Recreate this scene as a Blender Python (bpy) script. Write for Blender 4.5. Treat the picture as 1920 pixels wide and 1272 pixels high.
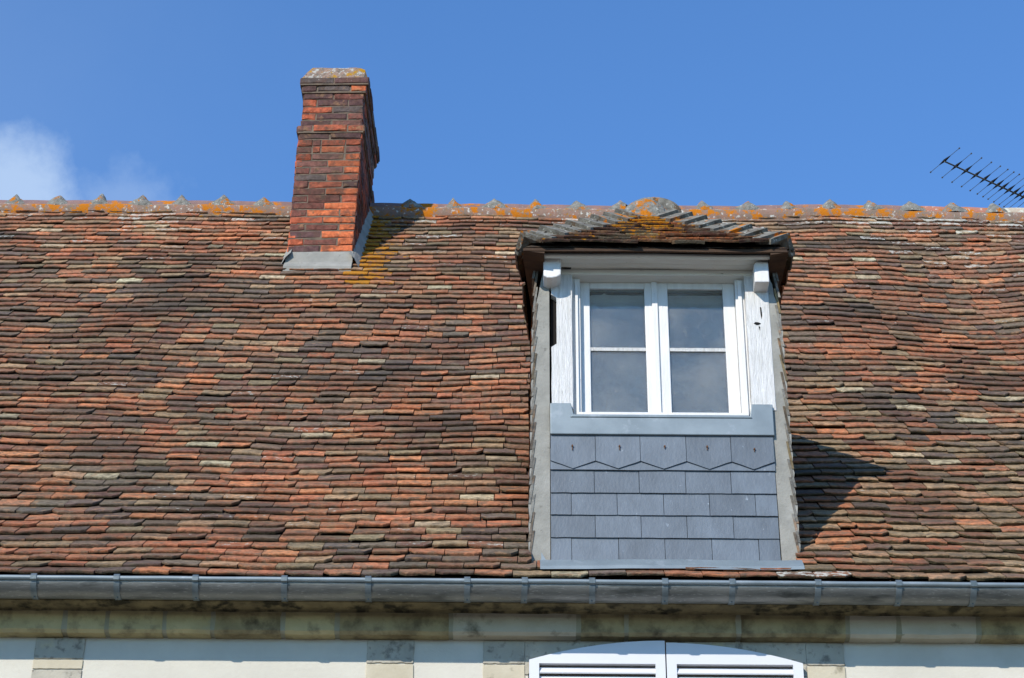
import bpy, math, random
from math import sin, cos, atan, tan, radians as R, pi
from mathutils import Vector, noise, Matrix
random.seed(11)
rnd = random.random
def ru(a, b): return a + (b - a) * random.random()
scene = bpy.context.scene
for o in list(bpy.data.objects): bpy.data.objects.remove(o)

# ------------------------------------------------------------------ camera
PITCH, ROLL, F = R(32), R(0.38), 4000.0
cam_d = bpy.data.cameras.new('camera'); cam = bpy.data.objects.new('camera', cam_d)
scene.collection.objects.link(cam); scene.camera = cam
cam_d.sensor_width = 36; cam_d.lens = 36 * F / 1920; cam_d.clip_start = .1; cam_d.clip_end = 3000
cam.location = (0, 0, 0)
cam.rotation_euler = (Matrix.Rotation(pi / 2 + PITCH, 3, 'X') @ Matrix.Rotation(ROLL, 3, 'Z')).to_euler()
scene.render.resolution_x = 1024; scene.render.resolution_y = 678
scene.view_settings.view_transform = 'Standard'; scene.view_settings.look = 'None'
scene.view_settings.exposure = 0.0; scene.view_settings.gamma = 1
scene.render.engine = 'CYCLES'
def ray(px, py):
    u = px - 960; v = 636 - py; c, s = cos(ROLL), sin(ROLL)
    u, v = u * c - v * s, u * s + v * c
    return Vector((u / F, cos(PITCH) - v / F * sin(PITCH), sin(PITCH) + v / F * cos(PITCH)))
def at(px, py, Y):                       # the point at depth Y whose picture is (px, py)
    d = ray(px, py); return d * (Y / d.y)

# ------------------------------------------------------------------ light
SUN_EL, SUN_AZ = R(31), R(30)            # sun behind the camera, to the left
to_sun = Vector((-sin(SUN_AZ) * cos(SUN_EL), -cos(SUN_AZ) * cos(SUN_EL), sin(SUN_EL)))
sd = bpy.data.lights.new('sun', 'SUN'); sd.energy = 5.0; sd.angle = R(.5); sd.color = (1, .94, .85)
sun = bpy.data.objects.new('sun', sd); scene.collection.objects.link(sun)
sun.rotation_euler = to_sun.to_track_quat('Z', 'Y').to_euler(); sun.location = (-6, -10, 12)
w = bpy.data.worlds.new('World'); scene.world = w; w.use_nodes = True
nt = w.node_tree; nt.nodes.clear()
def N(t, tp, **k):
    n = t.nodes.new(tp)
    for a, b in k.items():
        if a.startswith('i_'): n.inputs[a[2:].replace('_', ' ')].default_value = b
        else: setattr(n, a, b)
    return n
sky = N(nt, 'ShaderNodeTexSky', sky_type='NISHITA', sun_disc=False, sun_elevation=SUN_EL, sun_rotation=math.atan2(to_sun.x, to_sun.y),
        altitude=0, air_density=1.0, dust_density=0.0, ozone_density=2.6)
bg = N(nt, 'ShaderNodeBackground'); bg.inputs['Strength'].default_value = .135
out = N(nt, 'ShaderNodeOutputWorld')
tc = N(nt, 'ShaderNodeTexCoord')
cd = ray(15, 365).normalized(); cd2 = ray(235, 388).normalized()
def blob(c, r0, r1, sc, amt):
    d = N(nt, 'ShaderNodeVectorMath', operation='DISTANCE'); d.inputs[1].default_value = c
    nz = N(nt, 'ShaderNodeTexNoise'); nz.inputs['Scale'].default_value = sc; nz.inputs['Detail'].default_value = 7; nz.inputs['Roughness'].default_value = .6
    nt.links.new(tc.outputs['Generated'], d.inputs[0]); nt.links.new(tc.outputs['Generated'], nz.inputs['Vector'])
    m = N(nt, 'ShaderNodeMath', operation='MULTIPLY_ADD'); m.inputs[1].default_value = amt; nt.links.new(nz.outputs['Fac'], m.inputs[0]); nt.links.new(d.outputs['Value'], m.inputs[2])
    r = N(nt, 'ShaderNodeMapRange', interpolation_type='SMOOTHSTEP'); r.inputs['From Min'].default_value = r1; r.inputs['From Max'].default_value = r0
    r.inputs['To Min'].default_value = 0; r.inputs['To Max'].default_value = 1
    nt.links.new(m.outputs[0], r.inputs['Value']); return r.outputs[0]
b1 = blob(cd, .026, .056, 55, .030)
b2 = blob(cd2, .022, .056, 60, .040)
b3 = blob(ray(-250, 150).normalized(), .04, .30, 12, .10)
def mth(t, op, a, b):
    m = N(t, 'ShaderNodeMath', operation=op)
    for i, v in enumerate((a, b)):
        if isinstance(v, (int, float)): m.inputs[i].default_value = v
        else: t.links.new(v, m.inputs[i])
    return m.outputs[0]
cf = mth(nt, 'MAXIMUM', mth(nt, 'MULTIPLY', b1, .55), mth(nt, 'MAXIMUM', mth(nt, 'MULTIPLY', b2, .20), mth(nt, 'MULTIPLY', b3, .07)))
tint = N(nt, 'ShaderNodeMix', data_type='RGBA', blend_type='MULTIPLY'); tint.inputs[0].default_value = 1
tint.inputs['B'].default_value = (.93, 1.40, 1.86, 1)
nt.links.new(sky.outputs[0], tint.inputs['A'])
mx = N(nt, 'ShaderNodeMix', data_type='RGBA'); mx.inputs['B'].default_value = (5.4, 6.6, 8.0, 1)
nt.links.new(cf, mx.inputs['Factor']); nt.links.new(tint.outputs['Result'], mx.inputs['A'])
nt.links.new(mx.outputs['Result'], bg.inputs['Color']); nt.links.new(bg.outputs[0], out.inputs[0])

# ------------------------------------------------------------------ materials
ALB = .88
def material(name, base, var=None, rough=.85, scale=8, bump=.3, bscale=60, attr=None, spots=None, stretch=(1, 1, 1), metal=0, spec=.3, lichen=None, moss=None, edge=None, con=.45, bdist=.004):
    """base colour varied to var by noise; attr: per-piece colour; spots/lichen: list of (colour, scale, threshold, softness)"""
    m = bpy.data.materials.new(name); m.use_nodes = True; t = m.node_tree
    b = t.nodes['Principled BSDF']; b.inputs['Roughness'].default_value = rough; b.inputs['Metallic'].default_value = metal
    b.inputs['Specular IOR Level'].default_value = spec
    co = N(t, 'ShaderNodeTexCoord'); mp = N(t, 'ShaderNodeMapping'); mp.inputs['Scale'].default_value = stretch
    t.links.new(co.outputs['Object'], mp.inputs['Vector'])
    def nz(sc, det=5, ro=.6, vec=None):
        n = N(t, 'ShaderNodeTexNoise'); n.inputs['Scale'].default_value = sc; n.inputs['Detail'].default_value = det; n.inputs['Roughness'].default_value = ro
        t.links.new((vec or mp).outputs[0 if vec is None else 'Object'], n.inputs['Vector']); return n.outputs['Fac']
    def mix(fac, a, c, bt='MIX'):
        x = N(t, 'ShaderNodeMix', data_type='RGBA', blend_type=bt)
        for s, v in (('Factor', fac), ('A', a), ('B', c)):
            if isinstance(v, (int, float)): x.inputs[s].default_value = v
            elif isinstance(v, tuple): x.inputs[s].default_value = (*v[:3], 1)
            else: t.links.new(v, x.inputs[s])
        return x.outputs['Result']
    def rng(v, a, c, o0=0, o1=1):
        r = N(t, 'ShaderNodeMapRange'); r.inputs['From Min'].default_value = a; r.inputs['From Max'].default_value = c
        r.inputs['To Min'].default_value = o0; r.inputs['To Max'].default_value = o1
        t.links.new(v, r.inputs['Value']); return r.outputs[0]
    if attr:
        at_ = N(t, 'ShaderNodeAttribute', attribute_name='col'); ax = N(t, 'ShaderNodeAttribute', attribute_name='aux')
        sep = N(t, 'ShaderNodeSeparateColor'); t.links.new(ax.outputs['Color'], sep.inputs[0])
        g = rng(nz(scale), .3, .7, 1 - con, 1 + con)
        gc = N(t, 'ShaderNodeCombineColor')
        for i in range(3): t.links.new(g, gc.inputs[i])
        c = mix(1.0, at_.outputs['Color'], gc.outputs[0], 'MULTIPLY')
        # patchy second tone inside a piece
        if var:
            c = mix(mth(t, 'MULTIPLY', rng(nz(scale * .45, 4), .50, .60), .6), c, var)
            c = mix(mth(t, 'MULTIPLY', rng(nz(scale * .30 + 3, 4), .58, .66), .55), c, (.36, .20, .10))
            c = mix(mth(t, 'MULTIPLY', rng(nz(scale * .5 + 5, 4), .58, .64), .6), c, (.085, .062, .042))
            ms_ = N(t, 'ShaderNodeMapping'); ms_.inputs['Scale'].default_value = (1, 2.6, 2.6); t.links.new(co.outputs['Object'], ms_.inputs['Vector'])
            n_ = N(t, 'ShaderNodeTexNoise'); n_.inputs['Scale'].default_value = 1.1; n_.inputs['Detail'].default_value = 4; t.links.new(ms_.outputs[0], n_.inputs['Vector'])
            c = mix(mth(t, 'MULTIPLY', rng(n_.outputs['Fac'], .50, .64), .60), c, (.060, .045, .034))
    else:
        c = mix(rng(nz(scale), .35, .65), base, var or base)
    for (sc_, s_, th, so) in (spots or []):
        c = mix(rng(nz(s_), th, th + so), c, sc_)
    if attr:
        # moss with painted edge shade (aux.b), white lichen (aux.g), orange lichen (aux.r)
        def thr(chan, s_, lo, so):
            n_ = nz(s_, 6, .65)
            return rng(mth(t, 'ADD', n_, sep.outputs[chan]), lo, lo + so)
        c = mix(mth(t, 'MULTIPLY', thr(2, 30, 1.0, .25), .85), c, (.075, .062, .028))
        c = mix(mth(t, 'MULTIPLY', thr(1, 30, 1.0, .07), .85), c, (.55, .54, .46))
        c = mix(thr(0, 20, 1.0, .05), c, mix(rng(nz(60), .4, .6), (.52, .19, .008), (.34, .17, .02)))
    if lichen:
        for (lc, s_, th, so) in lichen: c = mix(rng(nz(s_, 6, .65), th, th + so), c, lc)
    c = mix(1.0, c, (ALB, ALB, ALB), 'MULTIPLY')
    t.links.new(c, b.inputs['Base Color'])
    bp = N(t, 'ShaderNodeBump'); bp.inputs['Strength'].default_value = bump; bp.inputs['Distance'].default_value = bdist
    t.links.new(nz(bscale, 6, .65), bp.inputs['Height']); t.links.new(bp.outputs[0], b.inputs['Normal'])
    return m
ORL = (.50, .165, .012)
M = {}
M['tile'] = material('clay_tile', None, (.16, .13, .085), attr=True, scale=34, bump=.8, bscale=80, rough=.9, spec=.2, bdist=.008)
M['brick'] = material('old_brick', None, (.13, .07, .05), attr=True, scale=26, bump=.9, bscale=90, rough=.92, spec=.15, bdist=.006)
M['mortar'] = material('lime_mortar', (.19, .14, .095), (.11, .085, .06), scale=20, bump=.6)
M['cement'] = material('cement_render', (.345, .33, .285), (.27, .26, .225), scale=9, bump=1, bscale=70, spots=[((.41, .395, .35), 4, .54, .2), ((.18, .17, .145), 24, .64, .1)], rough=.95, spec=.1)
M['cement_lichen'] = material('weathered_cement', (.25, .235, .195), (.12, .11, .09), scale=26, bump=1, bscale=70, lichen=[((.12, .085, .055), 12, .56, .06), ((.5, .49, .42), 40, .60, .05), (ORL, 9, .585, .05)], rough=.95, spec=.1)
M['cone'] = material('ridge_mortar', (.28, .27, .235), (.16, .155, .13), scale=30, bump=1, bscale=60, lichen=[((.50, .49, .43), 50, .6, .05), (ORL, 11, .54, .05)], bdist=.012, rough=.95, spec=.1)
M['bedding'] = material('ridge_bedding_mortar', (.32, .19, .145), (.22, .17, .13), scale=12, bump=1, bscale=50, lichen=[((.55, .54, .48), 34, .58, .05), (ORL, 9, .515, .05), ((.36, .18, .03), 38, .58, .08), ((.30, .16, .11), 30, .60, .05)], rough=.95, spec=.1)
M['ridge'] = material('ridge_clay', (.27, .165, .14), (.21, .135, .125), scale=12, bump=.5, lichen=[((.5, .49, .42), 34, .63, .05), (ORL, 7, .555, .05)], rough=.9, spec=.2)
M['ridge_red'] = material('ridge_clay_red', (.46, .19, .12), (.38, .17, .12), scale=12, bump=.5, lichen=[(ORL, 8, .53, .05), ((.6, .58, .5), 30, .6, .05)], rough=.9, spec=.2)
M['ridge_pale'] = material('ridge_clay_pale', (.45, .45, .33), (.5, .36, .27), scale=9, bump=.5, lichen=[((.62, .62, .5), 20, .5, .1)], rough=.9, spec=.2)
M['chimcap'] = material('lichened_capping', (.34, .22, .16), (.22, .17, .13), scale=20, bump=1, bscale=70, lichen=[((.46, .44, .38), 22, .54, .04), ((.14, .12, .10), 40, .58, .05), ((.42, .22, .02), 9, .53, .05)], rough=.95, spec=.1, bdist=.01)
M['white'] = material('white_paint', (.78, .765, .73), (.69, .675, .64), scale=5, stretch=(6, 6, .8), bump=.5, bscale=28, spots=[((.45, .43, .38), 42, .70, .03)], rough=.5, spec=.4)
M['white_old'] = material('cracked_white_paint', (.82, .80, .76), (.64, .62, .57), scale=10, stretch=(8, 8, .7), bump=1, bscale=26, spots=[((.30, .28, .23), 20, .655, .03)], rough=.6, bdist=.008)
M['lintel'] = material('lintel_paint', (.80, .78, .70), (.70, .68, .60), scale=4, stretch=(.8, 4, 4), bump=.5, bscale=20, spots=[((.22, .2, .16), 30, .68, .04)], rough=.65)
M['shutter'] = material('shutter_paint', (.72, .72, .73), (.69, .69, .70), scale=3, bump=.05, rough=.35, spec=.5)
M['sash_weather'] = material('bare_weathered_wood', (.6, .58, .52), (.32, .29, .24), scale=26, stretch=(1, 6, 6), bump=.8, rough=.8)
M['zinc'] = material('zinc', (.25, .295, .31), (.19, .23, .245), scale=6, stretch=(1, 1, 1), bump=.1, bscale=12, spots=[((.30, .34, .36), 9, .60, .10)], rough=.5, metal=.25, spec=.5)
M['gutter'] = material('gutter_zinc', (.21, .21, .19), (.125, .13, .12), scale=7, stretch=(.5, 2, 3), bump=.5, bscale=30, spots=[((.30, .30, .28), 70, .60, .05), ((.055, .06, .055), 5, .56, .1), ((.24, .24, .2), 4, .58, .1)], rough=.42, metal=.45, spec=.5)
M['strap'] = material('bracket_zinc', (.19, .22, .23), (.12, .15, .155), scale=12, bump=.3, rough=.45, metal=.4)
M['slate'] = material('slate', None, None, attr=True, con=.16, spots=[((.26, .30, .34), 26, .67, .05)], scale=9, stretch=(1.5, 1.5, .8), bump=.45, bscale=50, rough=.55, spec=.45)
M['nail'] = material('rust', (.16, .07, .03), (.1, .05, .03), rough=.9)
M['soffit'] = material('dark_soffit_wood', (.085, .046, .024), (.045, .026, .016), scale=6, stretch=(1, 4, 4), bump=.6, rough=.8)
M['stone'] = material('cornice_stone', (.62, .51, .27), (.45, .37, .19), scale=5, bump=.7, bscale=50, spots=[((.22, .175, .10), 13, .50, .25), ((.45, .41, .28), 5, .58, .15)], rough=.95, spec=.1)
M['stone_dirty'] = material('cornice_stone_stained', (.48, .39, .21), (.33, .265, .14), scale=6, bump=.9, bscale=60, spots=[((.13, .10, .06), 11, .46, .28)], rough=.95, spec=.1)
M['stone_pale'] = material('cornice_stone_pale', (.60, .54, .41), (.50, .44, .32), scale=5, bump=.5, spots=[((.17, .15, .1), 9, .60, .16)], rough=.95, spec=.1)
M['stone_grey'] = material('window_stone', (.50, .46, .37), (.40, .37, .30), scale=7, bump=.8, bscale=60, spots=[((.24, .22, .18), 26, .54, .14), ((.58, .50, .32), 5, .57, .12)], rough=.95, spec=.1)
M['grime_shade'] = material('grimy_shaded_stone', (.26, .21, .11), (.14, .115, .065), scale=10, bump=.7, bscale=50, spots=[((.045, .04, .025), 13, .47, .16)], rough=.95, spec=.1)
M['joint'] = material('joint_mortar', (.24, .225, .18), (.17, .16, .13), scale=14, bump=.6, rough=.95)
M['joint_pale'] = material('joint_mortar_pale', (.42, .39, .28), (.33, .30, .2), scale=8, bump=.4, rough=.95)
M['plaster'] = material('lime_plaster', (.64, .605, .51), (.58, .545, .46), scale=4, bump=.5, bscale=55, spots=[((.68, .64, .56), 2.2, .5, .2)], rough=.95, spec=.1)
M['dark'] = material('dark_interior', (.012, .011, .01), rough=1)
M['curtain'] = material('grey_window_film', (.60, .57, .50), (.44, .42, .37), scale=4, bump=.1, rough=.95)
M['ant'] = material('antenna_metal', (.20, .17, .13), (.11, .09, .07), scale=14, rough=.5, metal=.6)
M['antblack'] = material('antenna_plastic', (.012, .012, .014), rough=.6)
M['ground'] = material('street_gravel', (.16, .145, .12), (.11, .10, .085), scale=.6, bump=.4, bscale=30, rough=1)
def glass():
    m = bpy.data.materials.new('dusty_glass'); m.use_nodes = True; t = m.node_tree; b = t.nodes['Principled BSDF']
    b.inputs['Base Color'].default_value = (.50, .48, .42, 1); b.inputs['Roughness'].default_value = .5
    co = N(t, 'ShaderNodeTexCoord')
    def nz(s, d, r=.6, st=None):
        n = N(t, 'ShaderNodeTexNoise'); n.inputs['Scale'].default_value = s; n.inputs['Detail'].default_value = d; n.inputs['Roughness'].default_value = r
        t.links.new(co.outputs['Object'], n.inputs['Vector']); return n.outputs['Fac']
    def rg(v, a, c, o0, o1):
        r_ = N(t, 'ShaderNodeMapRange')
        for k, x in (('From Min', a), ('From Max', c), ('To Min', o0), ('To Max', o1)): r_.inputs[k].default_value = x
        t.links.new(v, r_.inputs['Value']); return r_.outputs[0]
    a = mth(t, 'ADD', rg(nz(3.5, 7, .6), .38, .7, .08, .26), rg(nz(80, 3), .68, .74, 0, .25))
    # cobweb-thin scratches
    wv = nz(5, 2); ln = mth(t, 'ABSOLUTE', mth(t, 'SUBTRACT', wv, .5), 0)
    a = mth(t, 'ADD', a, rg(ln, 0, .004, .10, 0))
    tr = N(t, 'ShaderNodeBsdfTransparent'); tr.inputs[0].default_value = (.97, .98, .98, 1)
    gl = N(t, 'ShaderNodeBsdfGlossy'); gl.inputs['Roughness'].default_value = .04
    mx_ = N(t, 'ShaderNodeMixShader'); mx2 = N(t, 'ShaderNodeMixShader'); fr = N(t, 'ShaderNodeFresnel'); fr.inputs[0].default_value = 1.5
    t.links.new(a, mx_.inputs[0]); t.links.new(tr.outputs[0], mx_.inputs[1]); t.links.new(b.outputs[0], mx_.inputs[2])
    t.links.new(fr.outputs[0], mx2.inputs[0]); t.links.new(mx_.outputs[0], mx2.inputs[1]); t.links.new(gl.outputs[0], mx2.inputs[2])
    t.links.new(mx2.outputs[0], t.nodes['Material Output'].inputs[0])
    bp = N(t, 'ShaderNodeBump'); bp.inputs['Strength'].default_value = .15; bp.inputs['Distance'].default_value = .01
    t.links.new(nz(6, 2), bp.inputs['Height']); t.links.new(bp.outputs[0], gl.inputs['Normal'])
    return m
M['glass'] = glass()

# ------------------------------------------------------------------ mesh helpers
class MB:
    def __init__(s): s.v = []; s.f = []; s.c = []; s.a = []; s.cc = (.5, .5, .5, 1); s.aa = (0, 0, 0, 1)
    def add(s, vs, fs, col=None, aux=None):
        n = len(s.v); s.v += [tuple(p) for p in vs]; s.f += [tuple(i + n for i in f) for f in fs]
        s.c += [col or s.cc] * len(vs)
        if isinstance(aux, list): s.a += aux
        else: s.a += [aux or s.aa] * len(vs)
    def box(s, x0, x1, y0, y1, z0, z1, jit=0, col=None, aux=None):
        j = lambda: ru(-jit, jit)
        vs = [Vector((x + j(), y + j(), z + j())) for z in (z0, z1) for y in (y0, y1) for x in (x0, x1)]
        s.add(vs, [(0, 1, 5, 4), (1, 3, 7, 5), (3, 2, 6, 7), (2, 0, 4, 6), (4, 5, 7, 6), (0, 2, 3, 1)], col, aux)
    def prism(s, pts, y0, y1):           # outline in (x, z), extruded along y
        n = len(pts); vs = [(p[0], y0, p[1]) for p in pts] + [(p[0], y1, p[1]) for p in pts]
        s.add(vs, [tuple(range(n)), tuple(range(2 * n - 1, n - 1, -1))] + [(i, i + n, (i + 1) % n + n, (i + 1) % n) for i in range(n)])
    def prismx(s, pts, x0, x1, seg=1, wob=0):           # outline in (y, z), extruded along x
        n = len(pts); vs = []
        for k in range(seg + 1):
            x = x0 + (x1 - x0) * k / seg; d = wob * noise.noise(Vector((x * 2.3, 5, 1))); vs += [(x, p[0], p[1] + d) for p in pts]
        fs = [tuple(range(n)), tuple(range(seg * n + n - 1, seg * n - 1, -1))]
        for k in range(seg): fs += [(k * n + i, k * n + (i + 1) % n, (k + 1) * n + (i + 1) % n, (k + 1) * n + i) for i in range(n)]
        s.add(vs, fs)
    def tube(s, a, b, r0, r1=None, n=8):
        a, b = Vector(a), Vector(b); r1 = r0 if r1 is None else r1
        d = (b - a).normalized(); u = d.orthogonal().normalized(); v = d.cross(u)
        vs = [a + (u * cos(2 * pi * i / n) + v * sin(2 * pi * i / n)) * r0 for i in range(n)] + [b + (u * cos(2 * pi * i / n) + v * sin(2 * pi * i / n)) * r1 for i in range(n)]
        s.add(vs, [(i, (i + 1) % n, (i + 1) % n + n, i + n) for i in range(n)] + [tuple(range(n - 1, -1, -1)), tuple(range(n, 2 * n))])
    def build(s, name, mat, parent=None, bevel=0, smooth=False):
        me = bpy.data.meshes.new(name); me.from_pydata(s.v, [], s.f); me.materials.append(mat)
        ca = me.attributes.new('col', 'FLOAT_COLOR', 'POINT'); ca.data.foreach_set('color', [x for c in s.c for x in c])
        ca = me.attributes.new('aux', 'FLOAT_COLOR', 'POINT'); ca.data.foreach_set('color', [x for c in s.a for x in c])
        import bmesh
        bm = bmesh.new(); bm.from_mesh(me); bmesh.ops.recalc_face_normals(bm, faces=bm.faces); bm.to_mesh(me); bm.free()
        if smooth: me.shade_smooth()
        o = bpy.data.objects.new(name, me); scene.collection.objects.link(o)
        if parent: o.parent = parent
        if bevel:
            b = o.modifiers.new('bevel', 'BEVEL'); b.width = bevel; b.segments = 2; b.limit_method = 'ANGLE'; b.angle_limit = R(40)
        return o
def tag(o, label, cat=None, group=None, kind=None):
    if label: o['label'] = label
    if cat: o['category'] = cat
    if group: o['group'] = group
    if kind: o['kind'] = kind
    return o
def fbm(x, y, z=0): return noise.noise(Vector((x, y, z)))

# ------------------------------------------------------------------ ground
g = MB(); g.add([(-600, -600, -1.6), (600, -600, -1.6), (600, 900, -1.6), (-600, 900, -1.6)], [(0, 1, 2, 3)])
g.build('ground', M['ground'])['kind'] = 'structure'

house = bpy.data.objects.new('house', None); scene.collection.objects.link(house)
tag(house, 'old house with mottled clay tile roof, brick chimney, white dormer window and zinc gutter', 'house')

# ------------------------------------------------------------------ main roof
X0, X1 = -5.4, 5.4
prof = []; _y, _z, _s = 8.83, 4.245, 0
while _s < 7.6:
    prof.append((_y, _z)); th = R(53 - 10 * math.exp(-_s / 3)); _y += .02 * cos(th); _z += .02 * sin(th); _s += .02
def wave(x, s):
    h = .018 * fbm(x * .55, s * .5, 3) + .015 * fbm(x * 1.5, s * 1.0, 8) + .004 * fbm(x * 4, s * 3, 1)
    # hollow in the upper right of the roof
    h -= .050 * math.exp(-((x - 3.05) / .55) ** 2 - ((s - 4.6) / 1.5) ** 2)
    h += .030 * math.exp(-((x - 3.9) / .45) ** 2 - ((s - 4.4) / 1.4) ** 2)
    h -= .030 * math.exp(-((x + .9) / .9) ** 2 - ((s - 3.6) / .8) ** 2)
    return h
def RP(x, s, h=0):
    i = max(0, min(len(prof) - 2, int(s / .02))) if s >= 0 else 0
    fr = s / .02 - i; a, b = prof[i], prof[i + 1]
    y = a[0] + (b[0] - a[0]) * fr; z = a[1] + (b[1] - a[1]) * fr
    ty, tz = (b[0] - a[0]) / .02, (b[1] - a[1]) / .02
    h += wave(x, s)
    return Vector((x, y - tz * h, z + ty * h))
def s_at_z(z):
    for i, p in enumerate(prof):
        if p[1] >= z: return i * .02
    return 7.6
def s_at_y(y):
    for i, p in enumerate(prof):
        if p[0] >= y: return i * .02
    return 7.6
RY = 13.45
for _p in prof:
    if _p[1] + .080 > at(960, 388, _p[0]).z and _p[0] > 12: RY = _p[0]; break
S_RIDGE = s_at_y(RY)
Z_RIDGE = prof[int(S_RIDGE / .02)][1]
print('ridge', RY, S_RIDGE, Z_RIDGE)

PAL = dict(orange=(.48, .160, .048), red=(.33, .104, .038), brown=(.20, .088, .042), purple=(.112, .055, .038), grey=(.118, .092, .062),
           blue=(.080, .070, .060), tan=(.33, .205, .098), olive=(.245, .180, .088), pale=(.46, .39, .225), rust=(.38, .135, .050))
def tile_colour(x, s):
    n1 = 1.1 * fbm(x * .6 + 7, s * 1.3, 2) + .7 * fbm(x * 1.7 + 7, s * 3.5, 2); n2 = fbm(x * .5, s * .7, 9)
    up = max(0, min(1, (s - 4.2) / 2.6)); rightlow = max(0, min(1, (x - 1.0) / .6)) * max(0, min(1, (3.6 - s) / 1.6))
    wts = dict(orange=1.0 + n1 * .8, red=2.0 + n1 * 1.2, brown=2.3, purple=1.15 - n1 * 1.2, grey=1.35 - n1 * 1.8, blue=.6 - n1 * 1.1,
               tan=.75 + up * .8 + rightlow * 2.6 + n2 * .8, olive=.5 + rightlow * 2.6 + n2 * .8, pale=.10 + up * .22 + rightlow * .3, rust=.9)
    if -3.6 < x < -.4: wts['tan'] += .8 * up; wts['pale'] += .22 * up
    k = random.choices(list(wts), [max(.02, v) for v in wts.values()])[0]
    c = PAL[k]; v = ru(.98, 1.48) * (1 + .18 * up); t = ru(-.06, .06); c = tuple(c[i] * .70 + (.215 + .10 * n1, .098 + .02 * n1, .050)[i] * .30 for i in range(3))
    m_ = .12; av = sum(c) / 3
    return tuple(min(.8, (c[i] * (1 - m_) + av * m_) * v * (1 + (t if i == 0 else -t * .5))) for i in range(3)) + (1,)
def wear_at(x, s): return .35 + 1.1 * max(0, min(1, (x - 1.2) / 1.0)) * max(.35, min(1, (4.4 - s) / 2.0)) + (.6 if x > 2.9 and s > 4 else 0)
def orange_at(x, s):
    v = 0
    v = max(v, .56 - abs(s - S_RIDGE) * .75) * (1 if x < .4 else 1)
    dx = x + 1.08                                 # right foot of the chimney
    if -.02 < dx < .5 and s > 5.05: v = max(v, .68 - dx * 1.1)
    return v + .08 * fbm(x * 2, s * 2, 4) + (.05 if rnd() < .05 else 0)
def lay_tile(mb, P, xa, xb, s, gauge, cfun, wear, length=.225, th=.0115, h0=.040, orange=0, white=0, moss=0):
    nseg = 5 if xb - xa > .08 else 3
    ln = length; col = cfun(.5 * (xa + xb), s)
    rot = ru(-.006, .006) * (1 + wear); lift = ru(-.002, .004) + (ru(.002, .008) if rnd() < .06 else 0)
    ds = ru(-.005, .005) * (1 + wear); th = th * ru(.8, 1.25) * (1 + .25 * wear)
    chipL = ru(.01, .04) if rnd() < .13 * (1 + wear) else 0; chipR = ru(.01, .04) if rnd() < .13 * (1 + wear) else 0
    vs = []; aux = []
    sk = ru(-.003, .003); am = .0016 + .0035 * wear; ph = ru(0, 50); camber = ru(-.001, .004)
    slip = ru(.012, .03) if rnd() < .012 else 0
    for j in range(nseg + 1):
        u = j / nseg; x = xa + (xb - xa) * u
        jag = am * noise.noise(Vector((x * 28, s * 5, ph))) * 1.6
        c = 0
        if j == 0: c = chipL
        if j == nseg: c = chipR
        sl = s + ds + .014 * noise.noise(Vector((x * 1.3, s * 3.1, 6))) + jag + c + rot * (u - .5) * 2 - slip
        hh = h0 + lift + camber * (4 * u * (1 - u) - .5) + .6 * am * noise.noise(Vector((x * 22, ph, s)))
        fr_in = .0012 + .003 * wear * rnd()
        vs.append(P(x + sk, s + ln, h0 - ln * (.0165 / gauge) + lift * .3))
        vs.append(P(x, sl + fr_in, hh)); vs.append(P(x, sl + .000, hh - .35 * th)); vs.append(P(x, sl + ru(0, .003) * wear, hh - th * ru(.9, 1.1)))
        aux += [(orange, white, moss * .6, 1), (orange, white, moss * .6, 1), (orange * .9, white * .8, moss + .22, 1), (orange * .6, white * .4, moss + .52, 1)]  # moss channel raised on front edges, row shadow lines painted in
    fs = []
    for j in range(nseg):
        a = j * 4; b = a + 4
        fs += [(a, a + 1, b + 1, b), (a + 1, a + 2, b + 2, b + 1), (a + 2, a + 3, b + 3, b + 2)]
    e = nseg * 4; fs += [(0, 3, 2, 1), (e, e + 1, e + 2, e + 3), (0, e, e + 3, 3)]
    mb.add(vs, fs, col, aux)

CHX0, CHX1 = -1.60, -1.13                       # chimney foot
DX0, DX1 = .085, 1.345                          # dormer cheeks
S_D0 = s_at_y(8.99); S_D1 = s_at_z(6.35)
S_C0 = s_at_y(12.52)
GA = .1055
roof = MB(); s = -.108; row = 0
while s < S_RIDGE - .03:
    x = X0 + (0 if row % 2 else -.085) + ru(-.035, .035)
    while x < X1:
        wd = .172 + ru(-.006, .006)
        if rnd() < .04: wd *= ru(.5, .75)
        spans = [(x + .0021, x + wd - .0021)]
        if S_D0 - .20 < s < S_D1: spans = [q for a, b in spans for q in ((a, min(b, DX0 + .012)), (max(a, DX1 - .012), b))]
        elif S_C0 - .04 < s: spans = [q for a, b in spans for q in ((a, min(b, CHX0 + .01)), (max(a, CHX1 - .01), b))]
        for a, b in spans:
            if b - a > .02:
                xm = (a + b) / 2; up = max(0, (s - 5.2) / 1.6)
                rl = max(0, min(1, (xm - 1.2) / .6))
                wh = .22 + .09 * min(1, up) + .10 * rnd() + (.13 if rnd() < .04 + .16 * up else 0) + (.05 if xm > 2.6 and s > 5 else 0) + (.06 if s > S_RIDGE - .35 else 0)
                if s < -.05 and 1.20 < xm < 1.56: wh = .52
                ms = .16 + .28 * rl * max(0, min(1, (3.2 - s) / 2)) + .1 * rnd() + .15 * max(0, 1 - abs(xm - DX0) / .25) * (s < 4)
                lay_tile(roof, RP, a, b, s, GA, tile_colour, wear_at(xm, s), length=min(.225, S_RIDGE + .03 - s), orange=orange_at(xm, s), white=wh, moss=ms)
        x += wd
    s += GA * ru(.965, 1.035) * (1.01 - .075 * max(0, (s - 3.4) / 3.4)); row += 1
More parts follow.
